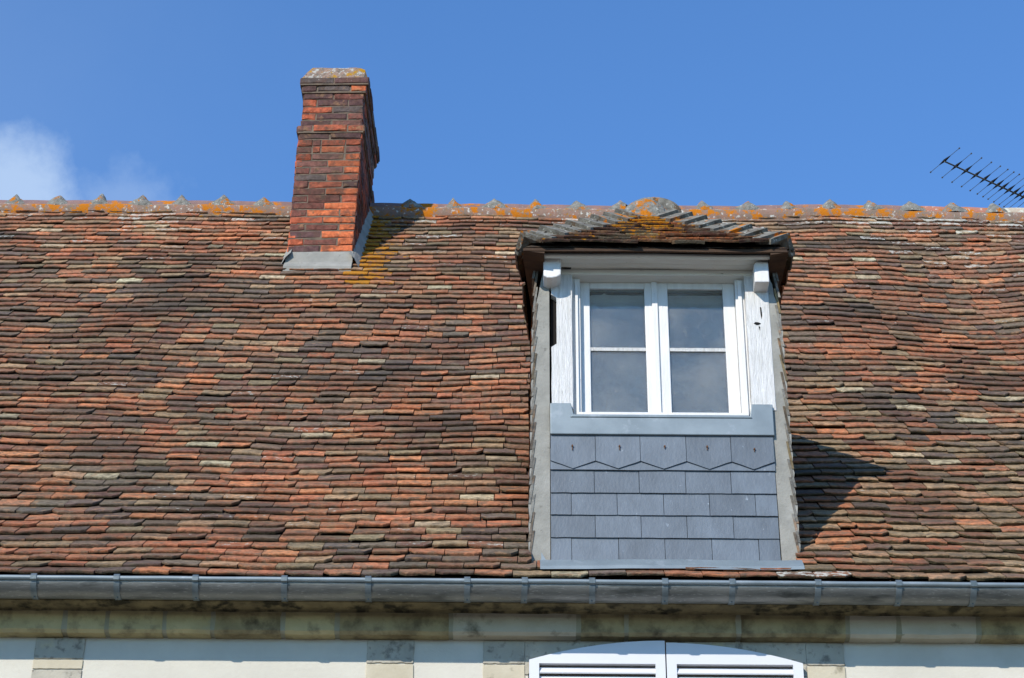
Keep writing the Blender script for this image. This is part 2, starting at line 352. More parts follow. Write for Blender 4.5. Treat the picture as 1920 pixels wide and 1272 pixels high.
# boarding under the tiles (with the openings of dormer and chimney left out), and the rear slope
cols = [X0, -3.5, CHX0, CHX1, -.5, DX0, DX1, 3.2, X1]; rows_ = [0, S_D0, 2, S_D1, S_C0, S_RIDGE]
for i in range(len(cols) - 1):
    for j in range(len(rows_) - 1):
        a, b, s0, s1 = cols[i], cols[i + 1], rows_[j], rows_[j + 1]
        if a == DX0 and S_D0 <= s0 < S_D1: continue
        if a == CHX0 and s0 >= S_C0: continue
        k = max(1, int((s1 - s0) / .25)); kk = max(1, int((b - a) / .3)); vs = []; fs = []
        for p in range(k + 1):
            for q in range(kk + 1): vs.append(RP(a + (b - a) * q / kk, s0 + (s1 - s0) * p / k, -.016))
        for p in range(k):
            for q in range(kk): fs.append((p * (kk + 1) + q, p * (kk + 1) + q + 1, (p + 1) * (kk + 1) + q + 1, (p + 1) * (kk + 1) + q))
        roof.add(vs, fs, (.05, .03, .025, 1))
roof_o = roof.build('roof', M['tile'], house)
back = MB(); rb = 2 * RY - 8.83
def BP(x, s, h=0):
    p = RP(x, s, h); return Vector((p.x, 2 * RY - p.y, p.z))
s = .0; row = 0
while s < S_RIDGE - .1:
    x = X0
    while x < X1:
        wd = ru(.33, .36); lay_tile(back, BP, x, x + wd, s, .21, tile_colour, .3, length=.25, th=.02); x += wd
    s += .21; row += 1
bo = back.build('rear_roof_slope', M['tile'], house)

# ridge tiles with the mortar crests between them
rid = 78.2
jx = []
for k, px in enumerate([-197, -119, -41, 37, 115, 192, 270, 347, 421, 498, 575, 668, 772, 853, 929, 1006, 1083, 1162, 1238, 1316, 1397, 1474, 1550, 1628, 1702, 1780, 1857, 1935, 2012, 2090, 2170]):
    jx.append(at(px, 392, 13.42).x)
jx = [X0 - .02] + [j for j in jx if j > X0 + .1] + [X1 + .02]
def ridge_z(x): return Z_RIDGE - .025 + .012 * fbm(x * .6, 3, 3) + wave(x, S_RIDGE) * .8
for k in range(len(jx) - 1):
    a, b = jx[k], jx[k + 1]
    if b < CHX0 + .1 or a > CHX1 - .1 or True:
        segs = [(a, b)]
        if a < CHX0 + .02 < b: segs = [(a, CHX0 + .02)]
        if a >= CHX0 and b <= CHX1 - .0: continue
        if a < CHX1 - .02 < b: segs = [(CHX1 - .03, b)] if a > CHX0 else segs + [(CHX1 - .03, b)]
        for a_, b_ in segs:
            m = MB(); n = 14; K = 5; vs = []; fs = []
            ra, rb_ = .094 + ru(-.003, .003), .100 + ru(-.003, .003)
            for q in range(K + 1):
                x = a_ + (b_ - a_) * q / K; r = ra + (rb_ - ra) * q / K; zc = ridge_z(x) + (.004 * sin(q))
                for i in range(n + 1):
                    t = R(-8) + R(196) * i / n
                    vs.append((x, RY - r * cos(t), zc + .022 + r * .88 * sin(t)))
            for q in range(K): fs += [(q * (n + 1) + i, q * (n + 1) + i + 1, (q + 1) * (n + 1) + i + 1, (q + 1) * (n + 1) + i) for i in range(n)]
            fs += [tuple(range(n + 1)), tuple(range(K * (n + 1) + n, K * (n + 1) - 1, -1))]
            m.add(vs, fs)
            mt = 'ridge'
            if 2.9 < a_ < 3.6: mt = 'ridge_red'
            elif a_ > 3.6: mt = 'ridge_pale'
            m.build('ridge_tile', M[mt], roof_o, smooth=False)
for k in range(1, len(jx) - 1):
    x = jx[k]
    if CHX0 - .1 < x < CHX1 + .05: continue
    m = MB(); n = 12; vs = []; fs = []; K = 4; pk = ru(.010, .040); wdt = ru(.026, .046); lean = ru(-.022, .022)
    # a roughly trowelled saddle of mortar over the joint, peaked on top
    for q in range(K + 1):
        u = -1 + 2 * q / K; prof_ = (1 - abs(u)) ** .8
        for i in range(n + 1):
            t = R(-6) + R(192) * i / n; peak = max(0, 1 - abs(t - pi / 2) / 1.2)
            r = .098 + .024 * prof_ + (pk + .012) * prof_ * peak + .012 * fbm(x * 9 + q * .8, i * .9, 3)
            ww = wdt * (1 + (1.6 + .8 * fbm(x, i)) * (1 - sin(max(0, min(pi, t)))))
            vs.append((x + u * ww + lean * peak + ru(-.003, .003), RY - r * cos(t), ridge_z(x) + .020 + r * .9 * sin(t)))
    for q in range(K): fs += [(q * (n + 1) + i, q * (n + 1) + i + 1, (q + 1) * (n + 1) + i + 1, (q + 1) * (n + 1) + i) for i in range(n)]
    m.add(vs, fs); m.build('mortar_crest', M['cone'], roof_o, smooth=True)
# mortar bedding under the ridge tiles
m = MB(); vs = []; fs = []; n = 200
for i in range(n + 1):
    x = X0 + (X1 - X0) * i / n; j = .006 * fbm(x * 14, 2, 2)
    c = ridge_z(x) - (.012 if x > 2.95 else 0)
    vs += [(x, RY - .088, c + .040), (x, RY - .102 + j, c + .026), (x, RY - .122 + j, c + .004 + j), (x, RY - .09, c - .06)]
for i in range(n):
    if vs[i * 4][0] > CHX0 and vs[i * 4 + 4][0] < CHX1: continue
    fs += [(i * 4 + k, i * 4 + k + 1, i * 4 + k + 5, i * 4 + k + 4) for k in range(3)]
m.add(vs, fs); m.build('ridge_bedding', M['bedding'], roof_o, smooth=True)

# ------------------------------------------------------------------ chimney
CZ0 = 8.36; CW = .452; CD = .93; CROT = R(-1.6)
def CP(u, v, z):                                   # u across (0..CW), v back (0..CD), leaning slightly
    x = u; y = v
    xr = x * cos(CROT) - y * sin(CROT); yr = x * sin(CROT) + y * cos(CROT)
    return Vector((-1.592 + xr + .019 * (z - 8.39), 12.505 + yr, z))
chim = MB(); core = MB()
BP_ = dict(dark=(.095, .050, .046), purple=(.17, .064, .047), red=(.37, .092, .044), bright=(.50, .130, .050), grey=(.105, .08, .07), pink=(.19, .085, .065))
def soft_brick(mb, O, U, V, Wn, lu, lv, dep, col, aux):
    """brick face lu x lv in the plane (U,V), sticking out along Wn"""
    j = lambda a: ru(-a, a); c = .006; vs = []
    for (d, ins) in ((-dep, 0), (-c, 0), (0, c)):
        for (a, b) in ((0, 0), (.5, 0), (1, 0), (1, 1), (.5, 1), (0, 1)):
            uu = a * lu + (ins if a == 0 else -ins if a == 1 else 0) + j(.004); vv = b * lv + (ins if b == 0 else -ins) + j(.0042)
            vs.append(O + U * uu + V * vv + Wn * (d + j(.0025)))
    fs = []
    for k in (0, 6): fs += [(k + i, k + (i + 1) % 6, k + 6 + (i + 1) % 6, k + 6 + i) for i in range(6)]
    fs += [(12, 13, 16, 17), (13, 14, 15, 16)]
    mb.add(vs, fs, col, aux)
ch = .0628; NC = 27
for r in range(-3, NC):
    z = CZ0 + .035 + r * ch; top = NC - 1 - r
    ex = {0: .034, 1: .016, 7: .022}.get(top, 0)
    if top > 7: ex = max(ex, .009)
    bh = ch - .0075
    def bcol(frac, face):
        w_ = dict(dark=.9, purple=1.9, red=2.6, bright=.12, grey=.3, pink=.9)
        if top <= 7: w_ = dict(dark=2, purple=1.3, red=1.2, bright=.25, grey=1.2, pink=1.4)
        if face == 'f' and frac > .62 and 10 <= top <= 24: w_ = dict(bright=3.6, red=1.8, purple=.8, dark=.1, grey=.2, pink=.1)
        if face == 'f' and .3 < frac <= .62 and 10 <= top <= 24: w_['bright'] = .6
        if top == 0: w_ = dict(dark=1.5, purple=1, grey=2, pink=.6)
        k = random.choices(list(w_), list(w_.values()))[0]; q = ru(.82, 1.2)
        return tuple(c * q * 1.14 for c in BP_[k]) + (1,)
    aux = lambda: (.25 if top < 1 else .0, .10 + (.16 if top < 3 else 0) + .14 * rnd() + (.22 if (r == 1 and rnd() < .5) else 0), .05, 1)
    for face in 'flrb':
        L = CW if face in 'fb' else CD
        L2 = L + 2 * ex
        # pattern: stretchers 0.215, headers 0.105
        if face in 'fb': pat = [.225, .227] if r % 2 == 0 else [.107, .232, .113]
        else: pat = [.222, .225, .222, .11, .15] if r % 2 else [.11, .225, .225, .222, .148]
        if rnd() < .12 and face == 'f': pat = [.107, .06, .17, .115]
        tot = sum(pat); u = -ex; sc_ = L2 / tot
        for q, pl in enumerate(pat):
            pl *= sc_; frac = (u + pl * .5) / L
            lu = pl - .008
            if face == 'f': O = CP(u + .005, -ex, z); U = CP(1, 0, z) - CP(0, 0, z); Wn = CP(0, -1, z) - CP(0, 0, z)
            elif face == 'b': O = CP(u + .005, CD + ex, z); U = CP(1, 0, z) - CP(0, 0, z); Wn = CP(0, 1, z) - CP(0, 0, z)
            elif face == 'r': O = CP(CW + ex, u + .005, z); U = CP(0, 1, z) - CP(0, 0, z); Wn = CP(1, 0, z) - CP(0, 0, z)
            else: O = CP(-ex, u + .005, z); U = CP(0, 1, z) - CP(0, 0, z); Wn = CP(-1, 0, z) - CP(0, 0, z)
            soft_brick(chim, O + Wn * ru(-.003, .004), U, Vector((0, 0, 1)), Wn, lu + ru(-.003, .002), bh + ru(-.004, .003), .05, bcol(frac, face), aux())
            u += pl
    i_ = .006 - ex
    vs = [CP(a, b, zz) for zz in (z - .012, z + ch - .008) for (a, b) in ((i_, i_), (CW - i_, i_), (CW - i_, CD - i_), (i_, CD - i_))]
    core.add(vs, [(0, 1, 5, 4), (1, 2, 6, 5), (2, 3, 7, 6), (3, 0, 4, 7), (4, 5, 6, 7), (3, 2, 1, 0)])
ch_o = chim.build('chimney', M['brick'], house)
core.build('mortar_core', M['mortar'], ch_o)
ztop = CZ0 + .035 + NC * ch - .006
m = MB(); vs = []; fs = []; n1, n2 = 14, 20
for i in range(n1 + 1):
    for j in range(n2 + 1):
        a = i / n1; b = j / n2; e = min(a, 1 - a, (b) * 2, (1 - b) * 2)
        h = .155 * min(1, e / .13) ** .7 + .012 * fbm(a * 6, b * 9, 2) + .006 * fbm(a * 18, b * 22, 5)
        if e == 0: h = -.012
        vs.append(CP(-.026 + a * (CW + .052) + .004 * fbm(a * 20, b * 20, 7), -.026 + b * (CD + .052) + .004 * fbm(a * 20, b * 20, 9), ztop + h))
for i in range(n1):
    for j in range(n2): q = i * (n2 + 1) + j; fs.append((q, q + n2 + 1, q + n2 + 2, q + 1))
m.add(vs, fs); m.build('capping', M['chimcap'], ch_o)
# cement apron at the foot and fillet up the right side
m = MB(); vs = []; fs = []; n = 14
zap = at(600, 474, 12.49).z
for i in range(n + 1):
    u = -.012 + (CW + .024) * i / n
    f0 = CP(u, -.012, CZ0); sb = s_at_y(12.46)
    lo = RP(f0.x, sb - .055, .046 + .004 * fbm(i, 2)); hi = CP(u, -.020, zap + .004 * fbm(i * .7, 5)); mid = CP(u, -.034, CZ0 + .06)
    vs += [lo - Vector((0, 0, .04)), lo + Vector((0, 0, .012)), mid, hi, CP(u, .02, zap)]
for i in range(n): fs += [(i * 5 + k, i * 5 + k + 1, i * 5 + k + 6, i * 5 + k + 5) for k in range(4)]
fs += [(0, 1, 2, 3, 4), tuple(n * 5 + k for k in (4, 3, 2, 1, 0))]
m.add(vs, fs); m.build('cement_apron', M['cement'], ch_o, smooth=False)
for side in (0, 1):
    m = MB(); vs = []; fs = []; n = 26
    for i in range(n + 1):
        v = -.05 + (CD + .05) * i / n; q = CP(CW if side else 0, v, CZ0 + .6); d = 1 if side else -1
        sy = s_at_y(q.y); base = RP(q.x, min(sy, S_RIDGE), .03)
        hx = q.x + d * .002; jit = .006 * fbm(i * .8, 3 + side)
        wid = .034
        vs += [(hx + d * (wid + .02 + jit), base.y, base.z - .02), (hx + d * (wid + .012 + jit), base.y, base.z + .012), (hx + d * .014, base.y, base.z + .085 + jit), (hx - d * .02, base.y, base.z + .125 + jit)]
    for i in range(n): fs += [(i * 4 + k, i * 4 + k + 1, i * 4 + k + 5, i * 4 + k + 4) for k in range(3)]
    m.add(vs, fs); m.build('cement_fillet', M['cement'], ch_o)

# ------------------------------------------------------------------ dormer
FY = 9.0
jambs = []
def P2(px, py, Y=FY): return at(px, py, Y)
ZB = 4.385; ZT = 6.06
def edge_l(z): return .090 + .018 * (z - 4.4) / 1.5 + .004 * fbm(z * 14, 1)
def edge_r(z): return 1.352 - .012 * (z - 4.4) / 1.5 + .004 * fbm(z * 14, 2)
# cement faces as strips with a wavering outer edge
for side in (0, 1):
    n = 48; vs = []; fs = []
    for i in range(n + 1):
        z = ZB + (ZT - ZB) * i / n; inner = (.186 + .010 * (z > 9)) if side == 0 else 1.268 - .006 * (z - 4.4)
        saw = .010 * ((z / .098) % 1)
        outer = edge_l(z) - saw * (z < 5.7) if side == 0 else edge_r(z) + saw
        if z > 5.75: outer += (.05 if side == 0 else -.05) * (z - 5.75) / .3
        vs += [(outer, FY - .008, z), (inner, FY - .008 + .003 * fbm(z * 5, 3), z), (inner, FY + .08, z), (outer, FY + .03, z)]
    for i in range(n): fs += [(i * 4 + k, i * 4 + (k + 1) % 4, i * 4 + 4 + (k + 1) % 4, i * 4 + 4 + k) for k in range(4)]
    fs += [(0, 1, 2, 3), tuple(n * 4 + k for k in (3, 2, 1, 0))]
    jamb = MB(); jamb.add(vs, fs); jambs.append(jamb)
m = MB(); m.box(.13, 1.30, FY + .02, FY + .06, ZB, 5.2)
dorm_o = m.build('dormer', M['soffit'], house)
for j_ in jambs: j_.build('cement_jamb', M['cement'], dorm_o)
# backing, cheeks
for a_, b_ in ((.13, .17), (1.28, 1.32)): m = MB(); m.box(a_, b_, FY + .065, 11.2, ZB, 6.1); m.build('cheek_wall', M['soffit'], dorm_o)
def cheek_cols(x, s): 
    k = random.choice(['red', 'brown', 'purple', 'grey', 'rust', 'brown']); q = ru(.7, 1.1); return tuple(c * q for c in PAL[k]) + (1,)
for side in (0, 1):
    m = MB(); z = ZB + .02; r = 0
    while z < 6.0:
        yb = prof[int(min(7.3, s_at_z(z)) / .02)][0] + .15; y = FY - .012
        d = -1 if side == 0 else 1; bx = edge_l(z) + .018 if side == 0 else edge_r(z) - .018
        y += -.0 if r % 2 else -.0; first = True
        while y < yb:
            wd = (.085 if (first and r % 2) else .17) + ru(-.004, .004); col = cheek_cols(0, 0) if not first else tuple(c * 1.0 for c in random.choice([PAL['olive'], (.16, .13, .1), PAL['grey'], (.2, .19, .165), (.24, .23, .2)])) + (1,)
            xo = bx + d * (.026 + ru(-.003, .003)); xi = bx + d * .006; th = .011; dz = ru(-.004, .004)
            vs = [(xo, y, z + dz), (xo - d * th, y, z + dz), (xi - d * th, y, z + .15), (xi, y, z + .15)]
            vs += [(a, y + wd - .003, c) for a, b, c in vs]
            m.add(vs, [(0, 1, 2, 3), (7, 6, 5, 4), (0, 4, 5, 1), (1, 5, 6, 2), (2, 6, 7, 3), (3, 7, 4, 0)], col, (0, .3 if first else .1, .2, 1))
            y += wd; first = False
        z += .098; r += 1
    m.build('hung_tiles', M['tile'], dorm_o)
# slates under the window
m = MB(); XL, XR = .188, 1.264
def zrow(py): return P2(1240, py).z
def xcol(px, py): return P2(px, py).x
def slate(x0, x1, z0, z1, y, point=0):
    base = ru(.88, 1.14); c = (.118 * base, .143 * base, .168 * base, 1)
    n = 8; pts = []
    for i in range(n + 1):
        u = i / n; x = x0 + (x1 - x0) * u
        zz = z0 + .0018 * fbm(x * 60, z0 * 9) + (point * abs(2 * u - 1) if point else 0)
        pts.append((x, zz))
    # front face leans out at the tail
    vs = [(x, y, z) for x, z in pts] + [(pts[i][0], y + .005, z1) for i in range(n + 1)]
    vs += [(x, y + .006, z) for x, z in pts]
    fs = [(i, i + 1, n + 2 + i, n + 1 + i) for i in range(n)] + [(2 * n + 2 + i, 2 * n + 3 + i, i + 1, i) for i in range(n)] + [(0, n + 1, 2 * n + 2), (n, 3 * n + 2, 2 * n + 1)]
    m.add(vs, fs, c, (0, .04 + .06 * rnd(), 0, 1))
jt = {0: [1116, 1200, 1286, 1370], 1: [1114, 1198, 1285, 1370], 2: [1071, 1157, 1244, 1330, 1416], 3: [1116, 1202, 1288, 1375], 4: [1072, 1160, 1247, 1335, 1423]}
zl = [(1055, 1005), (1010, 962), (968, 920), (927, 880), (885, 850), (883, 820)]
lay = [(4, 1055, 1005), (3, 1010, 962), (2, 968, 920), (1, 927, 878)]
for k, (j, pb, pt) in enumerate(lay):
    xs = [XL] + [xcol(p, (pb + pt) / 2) for p in jt[j]] + [XR]
    for a, b in zip(xs, xs[1:]): slate(a + .0013, b - .0013, zrow(pb), zrow(pt), FY - .004 - .003 * k + ru(-.001, .001))
slate(XL, XR, zrow(885), zrow(845), FY - .018)
xs = [XL] + [xcol(p, 850) for p in jt[0]] + [XR]
nl = []
for k, (a, b) in enumerate(zip(xs, xs[1:])):
    slate(a + .0013, b - .0013, zrow(883.5), zrow(818), FY - .024 + ru(-.001, .001), point=.042)
    cx = (a + b) / 2 + ru(-.01, .01); cz = zrow(842 + (4 if k == 4 else 0)); nails = MB(); nl.append(nails); nails.tube((cx, FY - .03, cz), (cx, FY - .01, cz), .0045, n=8)
    nails.box(cx - .0018, cx + .0018, FY - .0275, FY - .024, cz - ru(.010, .025), cz)
sl = m.build('slate_panel', M['slate'], dorm_o)
for q in nl: q.build('nail', M['nail'], sl)
# zinc sill flashing with upturned ends
m = MB(); zt, zb = zrow(786), zrow(821); zu = zrow(763)
m.prism([(XL, zb), (XR + .006, zb), (XR + .006, zu), (xcol(1408, 765), zu), (xcol(1404, 770), zt), (xcol(1076, 770), zt), (xcol(1070, 765), zu), (XL, zu)], FY - .032, FY - .012)
m.prism([(xcol(1068, 786), zt - .012), (xcol(1410, 786), zt - .012), (xcol(1402, 780), zt + .004), (xcol(1076, 780), zt + .004)], FY - .037, FY - .03)
m.build('sill_flashing', M['zinc'], dorm_o, bevel=.004)
# zinc soaker at the dormer's foot
m = MB(); q0 = at(1012, 1064, 8.93); q1 = at(1500, 1064, 8.93); vs = []; fs = []; n = 30
for i in range(n + 1):
    x = q0.x + (q1.x - q0.x) * i / n; a = RP(x, -.012, .040); b = RP(x, .004, .047); c = RP(x, .085, .047)
    vs += [(a.x, a.y, a.z - .004), (b.x, b.y, b.z), (c.x, c.y, c.z + .004), (x, 8.968, ZB - .004), (x, 8.985, ZB + .006)]
for i in range(n): fs += [(i * 5 + k, i * 5 + k + 1, i * 5 + k + 6, i * 5 + k + 5) for k in range(4)]
m.add(vs, fs); print('flash z', vs[0][2], q0.z, ZB)
t0 = at(1014, 1062, 8.95); t1 = at(1031, 1062, 8.95); t2 = at(1015, 1036, 8.97)
m.add([t0, t1, t2, t0 + Vector((.002, .02, 0)), t1 + Vector((0, .02, 0)), t2 + Vector((0, .02, 0))], [(0, 1, 2), (5, 4, 3), (0, 3, 4, 1), (1, 4, 5, 2), (2, 5, 3, 0)])
m.build('base_flashing', M['zinc'], dorm_o)
# posts (timber, painted)
EY0 = 8.797; EZ0 = at(1230, 462, EY0).z
zp0 = zrow(764)
m = MB()
pl = [xcol(1034, 640), xcol(1074, 640)]; pr = [xcol(1402, 640), xcol(1447, 640)]
def post(x0, x1, name, mortise):
    m = MB(); n = 40; z1 = 6.07; vs = []; fs = []
    for i in range(n + 1):
        z = zp0 - .02 + (z1 - zp0) * i / n
        l = x0 + .003 * fbm(z * 6, x0); r_ = x1 + .003 * fbm(z * 6, x1 + 4)
        if mortise and 5.585 < z < 5.865: l = x0 + .026
        vs += [(l, FY - .012, z), (r_ - .004, FY - .012 + .002 * fbm(z * 9, 3), z), (r_, FY - .006, z), (r_, FY + .1, z), (l, FY + .1, z)]
    for i in range(n): fs += [(i * 5 + k, i * 5 + (k + 1) % 5, i * 5 + 5 + (k + 1) % 5, i * 5 + 5 + k) for k in range(5)]
    fs += [(0, 1, 2, 3, 4), tuple(n * 5 + k for k in (4, 3, 2, 1, 0))]
    m.add(vs, fs); return m.build(name, M['white_old'], dorm_o)
po = post(pl[0], pl[1], 'post', True)
m = MB(); m.box(pl[0] - .004, pl[0] + .03, FY + .03, FY + .05, 5.57, 5.88, jit=.003); m.build('mortise', M['dark'], po)
po2 = post(pr[0], pr[1], 'post', False)
m = MB(); c = at(1420, 607, FY - .0135)
m.add([c + Vector((a * .012 * ru(.8, 1.3), 0, b * .010)) for a, b in ((-1.3, 0), (-.7, .9), (.3, .8), (1.2, .1), (.8, -.7), (-.3, -.9))], [(0, 1, 2, 3, 4, 5)])
c = at(1427, 588, FY - .0135); m.add([c + Vector((a, 0, b)) for a, b in ((-.004, .04), (.003, .035), (.005, -.01), (0, -.035), (-.003, -.005))], [(0, 1, 2, 3, 4)])
c = at(1424, 616, FY - .0135); m.add([c + Vector((a, 0, b)) for a, b in ((-.004, .012), (.004, .01), (.002, -.016))], [(0, 1, 2)])
m.build('knot_hole', M['dark'], po2)
# lintel beam with moulded bottom, plates' ends (corbels)
m = MB()
LY = EY0 + .058; zl1 = at(1240, 480, LY).z; zl0 = at(1240, 501, 8.965).z
xl0, xl1 = at(1012, 470, 8.88).x, at(1449, 475, 8.88).x
m.prismx([(LY, EZ0 - .006), (LY, zl1), (LY + .012, zl1 - .010), (LY + .075, zl0 + .022), (8.95, zl0 + .004), (8.965, zl0), (9.10, zl0), (9.10, EZ0 - .006)], xl0, xl1, 24, .006)
m.build('lintel', M['lintel'], dorm_o, bevel=.006)
m = MB(); m.box(pl[0] + .01, pr[1] - .01, 8.985, 9.12, zl0 - .035, zl0 - .002); m.build('head_moulding', M['lintel'], dorm_o, bevel=.004)
for (a, b, t_, bt, rd) in ((1019, 1052, 480, 521, 1), (1413, 1443, 491, 529, 0)):
    p0 = at(a, t_, 8.895); p1 = at(b, bt, 8.895); m = MB(); cx = (p0.x + p1.x) / 2
    if rd: pts = [(p0.x, p0.z), (p1.x - .004, p0.z), (p1.x, p0.z - .005), (p1.x, p1.z + .02), (p1.x - .02, p1.z + .006), (p1.x - .045, p1.z), (p0.x + .02, p1.z), (p0.x, p1.z + .012)]
    else: pts = [(p0.x + .008, p0.z), (p1.x, p0.z), (p1.x, p1.z), (p0.x, p1.z), (p0.x, p0.z - .02)]
    m.prism(pts, 8.895, 9.02); m.build('corbel', M['white'], dorm_o, bevel=.006)
for a_, b_ in ((1053, 1071), (1395, 1411)):
    p0 = at(a_, 492, 8.975); p1 = at(b_, 503, 8.975); m = MB(); m.box(p0.x, p1.x, 8.972, 8.984, p1.z, zl0 + .01, jit=.002); m.build('open_joint', M['dark'], dorm_o)
# tiled hipped roof of the dormer
EX0, EX1 = at(976, 455, 8.79).x, at(1484, 462, 8.79).x
EY = EY0; EZ = EZ0
half = (EX1 - EX0) / 2; AX = (EX0 + EX1) / 2; AY = EY + half * 1.0; AZ = at(1232, 404, AY).z; SL = atan((AZ - EZ) / half)
def front(x, s, h=0): return Vector((x, EY + s * cos(SL) - h * sin(SL), EZ + s * sin(SL) + h * cos(SL) - .008 * sin((x - EX0) / (EX1 - EX0) * pi)))
TAP = .10
def left(y, s, h=0): return Vector((EX0 + TAP * max(0, y - EY - .1) + s * cos(SL) - h * sin(SL), y, EZ + s * sin(SL) + h * cos(SL)))
def right(y, s, h=0): return Vector((EX1 - TAP * .3 * max(0, y - EY - .1) - s * cos(SL) + h * sin(SL), y, EZ + s * sin(SL) + h * cos(SL)))
def dcol(x, s):
    k = random.choices(['purple', 'brown', 'grey', 'red', 'olive'], [2.2, 2.6, 1, 1.2, .3])[0]; q = ru(.75, 1.1); return tuple(c * q for c in PAL[k]) + (1,)
dr = MB(); smax = half / cos(SL)
s = 0; row = 0
while s < smax - .05:
    lo = EX0 + (s + .10) * cos(SL); hi = EX1 - (s + .10) * cos(SL); x = lo - (.09 if row % 2 else 0)
    while x < hi:
        wd = .172 + ru(-.006, .006); a, b = max(x, lo), min(x + wd, hi)
        if b - a > .02:
            dc = abs((a + b) / 2 - AX + .03); o_ = max(0, .72 - abs(s - .58) * .42 - dc * .85) + (.56 if s > .8 else 0)
            if (a < EX0 + .3 and s < .25): o_ = .47
            lay_tile(dr, front, a + .001, b - .001, s, .088, dcol, .5, length=.19, th=.014, orange=o_, white=.22, moss=.12)
        x += wd
    s += .088 * ru(.96, 1.04); row += 1
for fn in (left, right):
    s = 0; row = 0
    while s < smax - .05:
        y = EY + (s + .10) * cos(SL) - (.08 if row % 2 else 0); z = EZ + s * sin(SL); yb = prof[int(min(7.3, s_at_z(z)) / .02)][0] + .12
        while y < yb:
            wd = .17; a = max(y, EY + (s + .10) * cos(SL)); lay_tile(dr, fn, a, y + wd - .003, s, .088, dcol, .5, length=.19, th=.013, white=.25, moss=.1); y += wd
        s += .088; row += 1
# under-boarding, closed
yb = 11.3
dr.add([(EX0 + .025, EY + .01, EZ - .002), (EX1 - .01, EY + .01, EZ - .002), (AX, AY, AZ - .03), (AX, 11.6, AZ - .03), (EX0 + .17, 10.8, EZ - .002), (EX1 - .06, 10.8, EZ - .002)],
       [(0, 1, 2), (0, 2, 3, 4), (1, 5, 3, 2)], (.04, .025, .02, 1))
dr_o = dr.build('dormer_roof', M['tile'], dorm_o)
# soffit boards and fascia under the eaves
m = MB()
zs = EZ - .004
m.prismx([(EY + .014, zs), (EY + .016, zs - .016), (EY + .030, zs - .016), (EY + .030, zs)], EX0 + .02, EX1 - .02, 20, .004)
m.build('fascia', M['soffit'], dorm_o)
for side in (0, 1):
    m = MB(); e = EX0 + .014 if side == 0 else EX1 - .014; tp = TAP if side == 0 else -TAP * .3; inn = .16 if side == 0 else 1.29
    vs = []
    for y_ in (EY + .02, EY + .1, 11.0):
        x_ = e + tp * max(0, y_ - EY - .1); vs += [(x_, y_, zs), (x_, y_, zs - .014), (inn, y_, zs - .030), (inn, y_, zs)]
    fs = [(0, 1, 2, 3), (11, 10, 9, 8)]
    for q in (0, 4): fs += [(q + i, q + (i + 1) % 4, q + 4 + (i + 1) % 4, q + 4 + i) for i in range(4)]
    m.add(vs, fs)
    if side == 0: m.build('soffit', M['soffit'], dorm_o); m = MB()
m.build('soffit', M['soffit'], dorm_o)
# hip tiles
def hip(side):
    A = Vector((EX0 if side == 0 else EX1, EY, EZ)); B = Vector((AX, AY, AZ)); d = (B - A); L = d.length; d.normalize()
    nF = Vector((0, -sin(SL), cos(SL))); nS = Vector((-sin(SL) if side == 0 else sin(SL), 0, cos(SL)))
    up = (nF + nS).normalized()
    wF = d.cross(nF).normalized(); wF = wF if wF.x * (1 if side == 0 else -1) > 0 else -wF     # down over the front slope
    wS = d.cross(nS).normalized(); wS = wS if wS.y > 0 else -wS                                # over the side slope
    n = 9; step = (L - .11) / n
    for k in range(n):
        p = A + d * (k * step - .01); q = p + d * (step * 1.55); h0, h1 = .074 + ru(-.005, .006), .034; w0, w1 = .115, .085; th = .026
        if k == 0: p = A + d * .055; w0 = .085
        rr = []
        for (c, h, w_) in ((p, h0, w0), (q, h1, w1)):
            apex = c + up * h
            aF = c + wF * w_ + nF * (h * .55); aS = c + wS * w_ + nS * (h * .55)
            rr.append([aF, apex, aS, aS - nS * th, apex - up * th * 1.3, aF - nF * th])
        vs = [v + Vector((ru(-.002, .002), ru(-.002, .002), ru(-.002, .002))) for v in rr[0] + rr[1]]
        mm = MB(); mm.add(vs, [(0, 1, 7, 6), (1, 2, 8, 7), (3, 4, 10, 9), (4, 5, 11, 10), (0, 6, 11, 5), (2, 3, 9, 8), (0, 5, 4, 1), (1, 4, 3, 2), (6, 7, 10, 11), (7, 8, 9, 10)])
        mm.add([rr[0][5], rr[0][4], rr[0][3], p + d * .03], [(0, 1, 3), (1, 2, 3)])
        mm.build('hip_tile', M['cement_lichen'], dr_o)
hip(0); hip(1)
m = MB(); n1, n2 = 8, 20; vs = [(AX, AY - .06, AZ + .062)]; fs = []
for i in range(1, n1 + 1):
    for j in range(n2):
        t = 2 * pi * j / n2; ph = pi / 2 * i / n1; r_ = sin(ph) * (1 + .15 * fbm(cos(t) * 2, sin(t) * 2, i * .6))
        vs.append((AX + .17 * r_ * cos(t), AY - .06 + .11 * r_ * sin(t), AZ - .19 + .25 * cos(ph) ** .8 - .03 * abs(cos(t)) * r_))
fs = [(0, 1 + j, 1 + (j + 1) % n2) for j in range(n2)]
for i in range(n1 - 1): fs += [(1 + i * n2 + j, 1 + i * n2 + (j + 1) % n2, 1 + (i + 1) * n2 + (j + 1) % n2, 1 + (i + 1) * n2 + j) for j in range(n2)]
m.add(vs, fs); m.build('apex_mortar', M['cone'], dr_o)
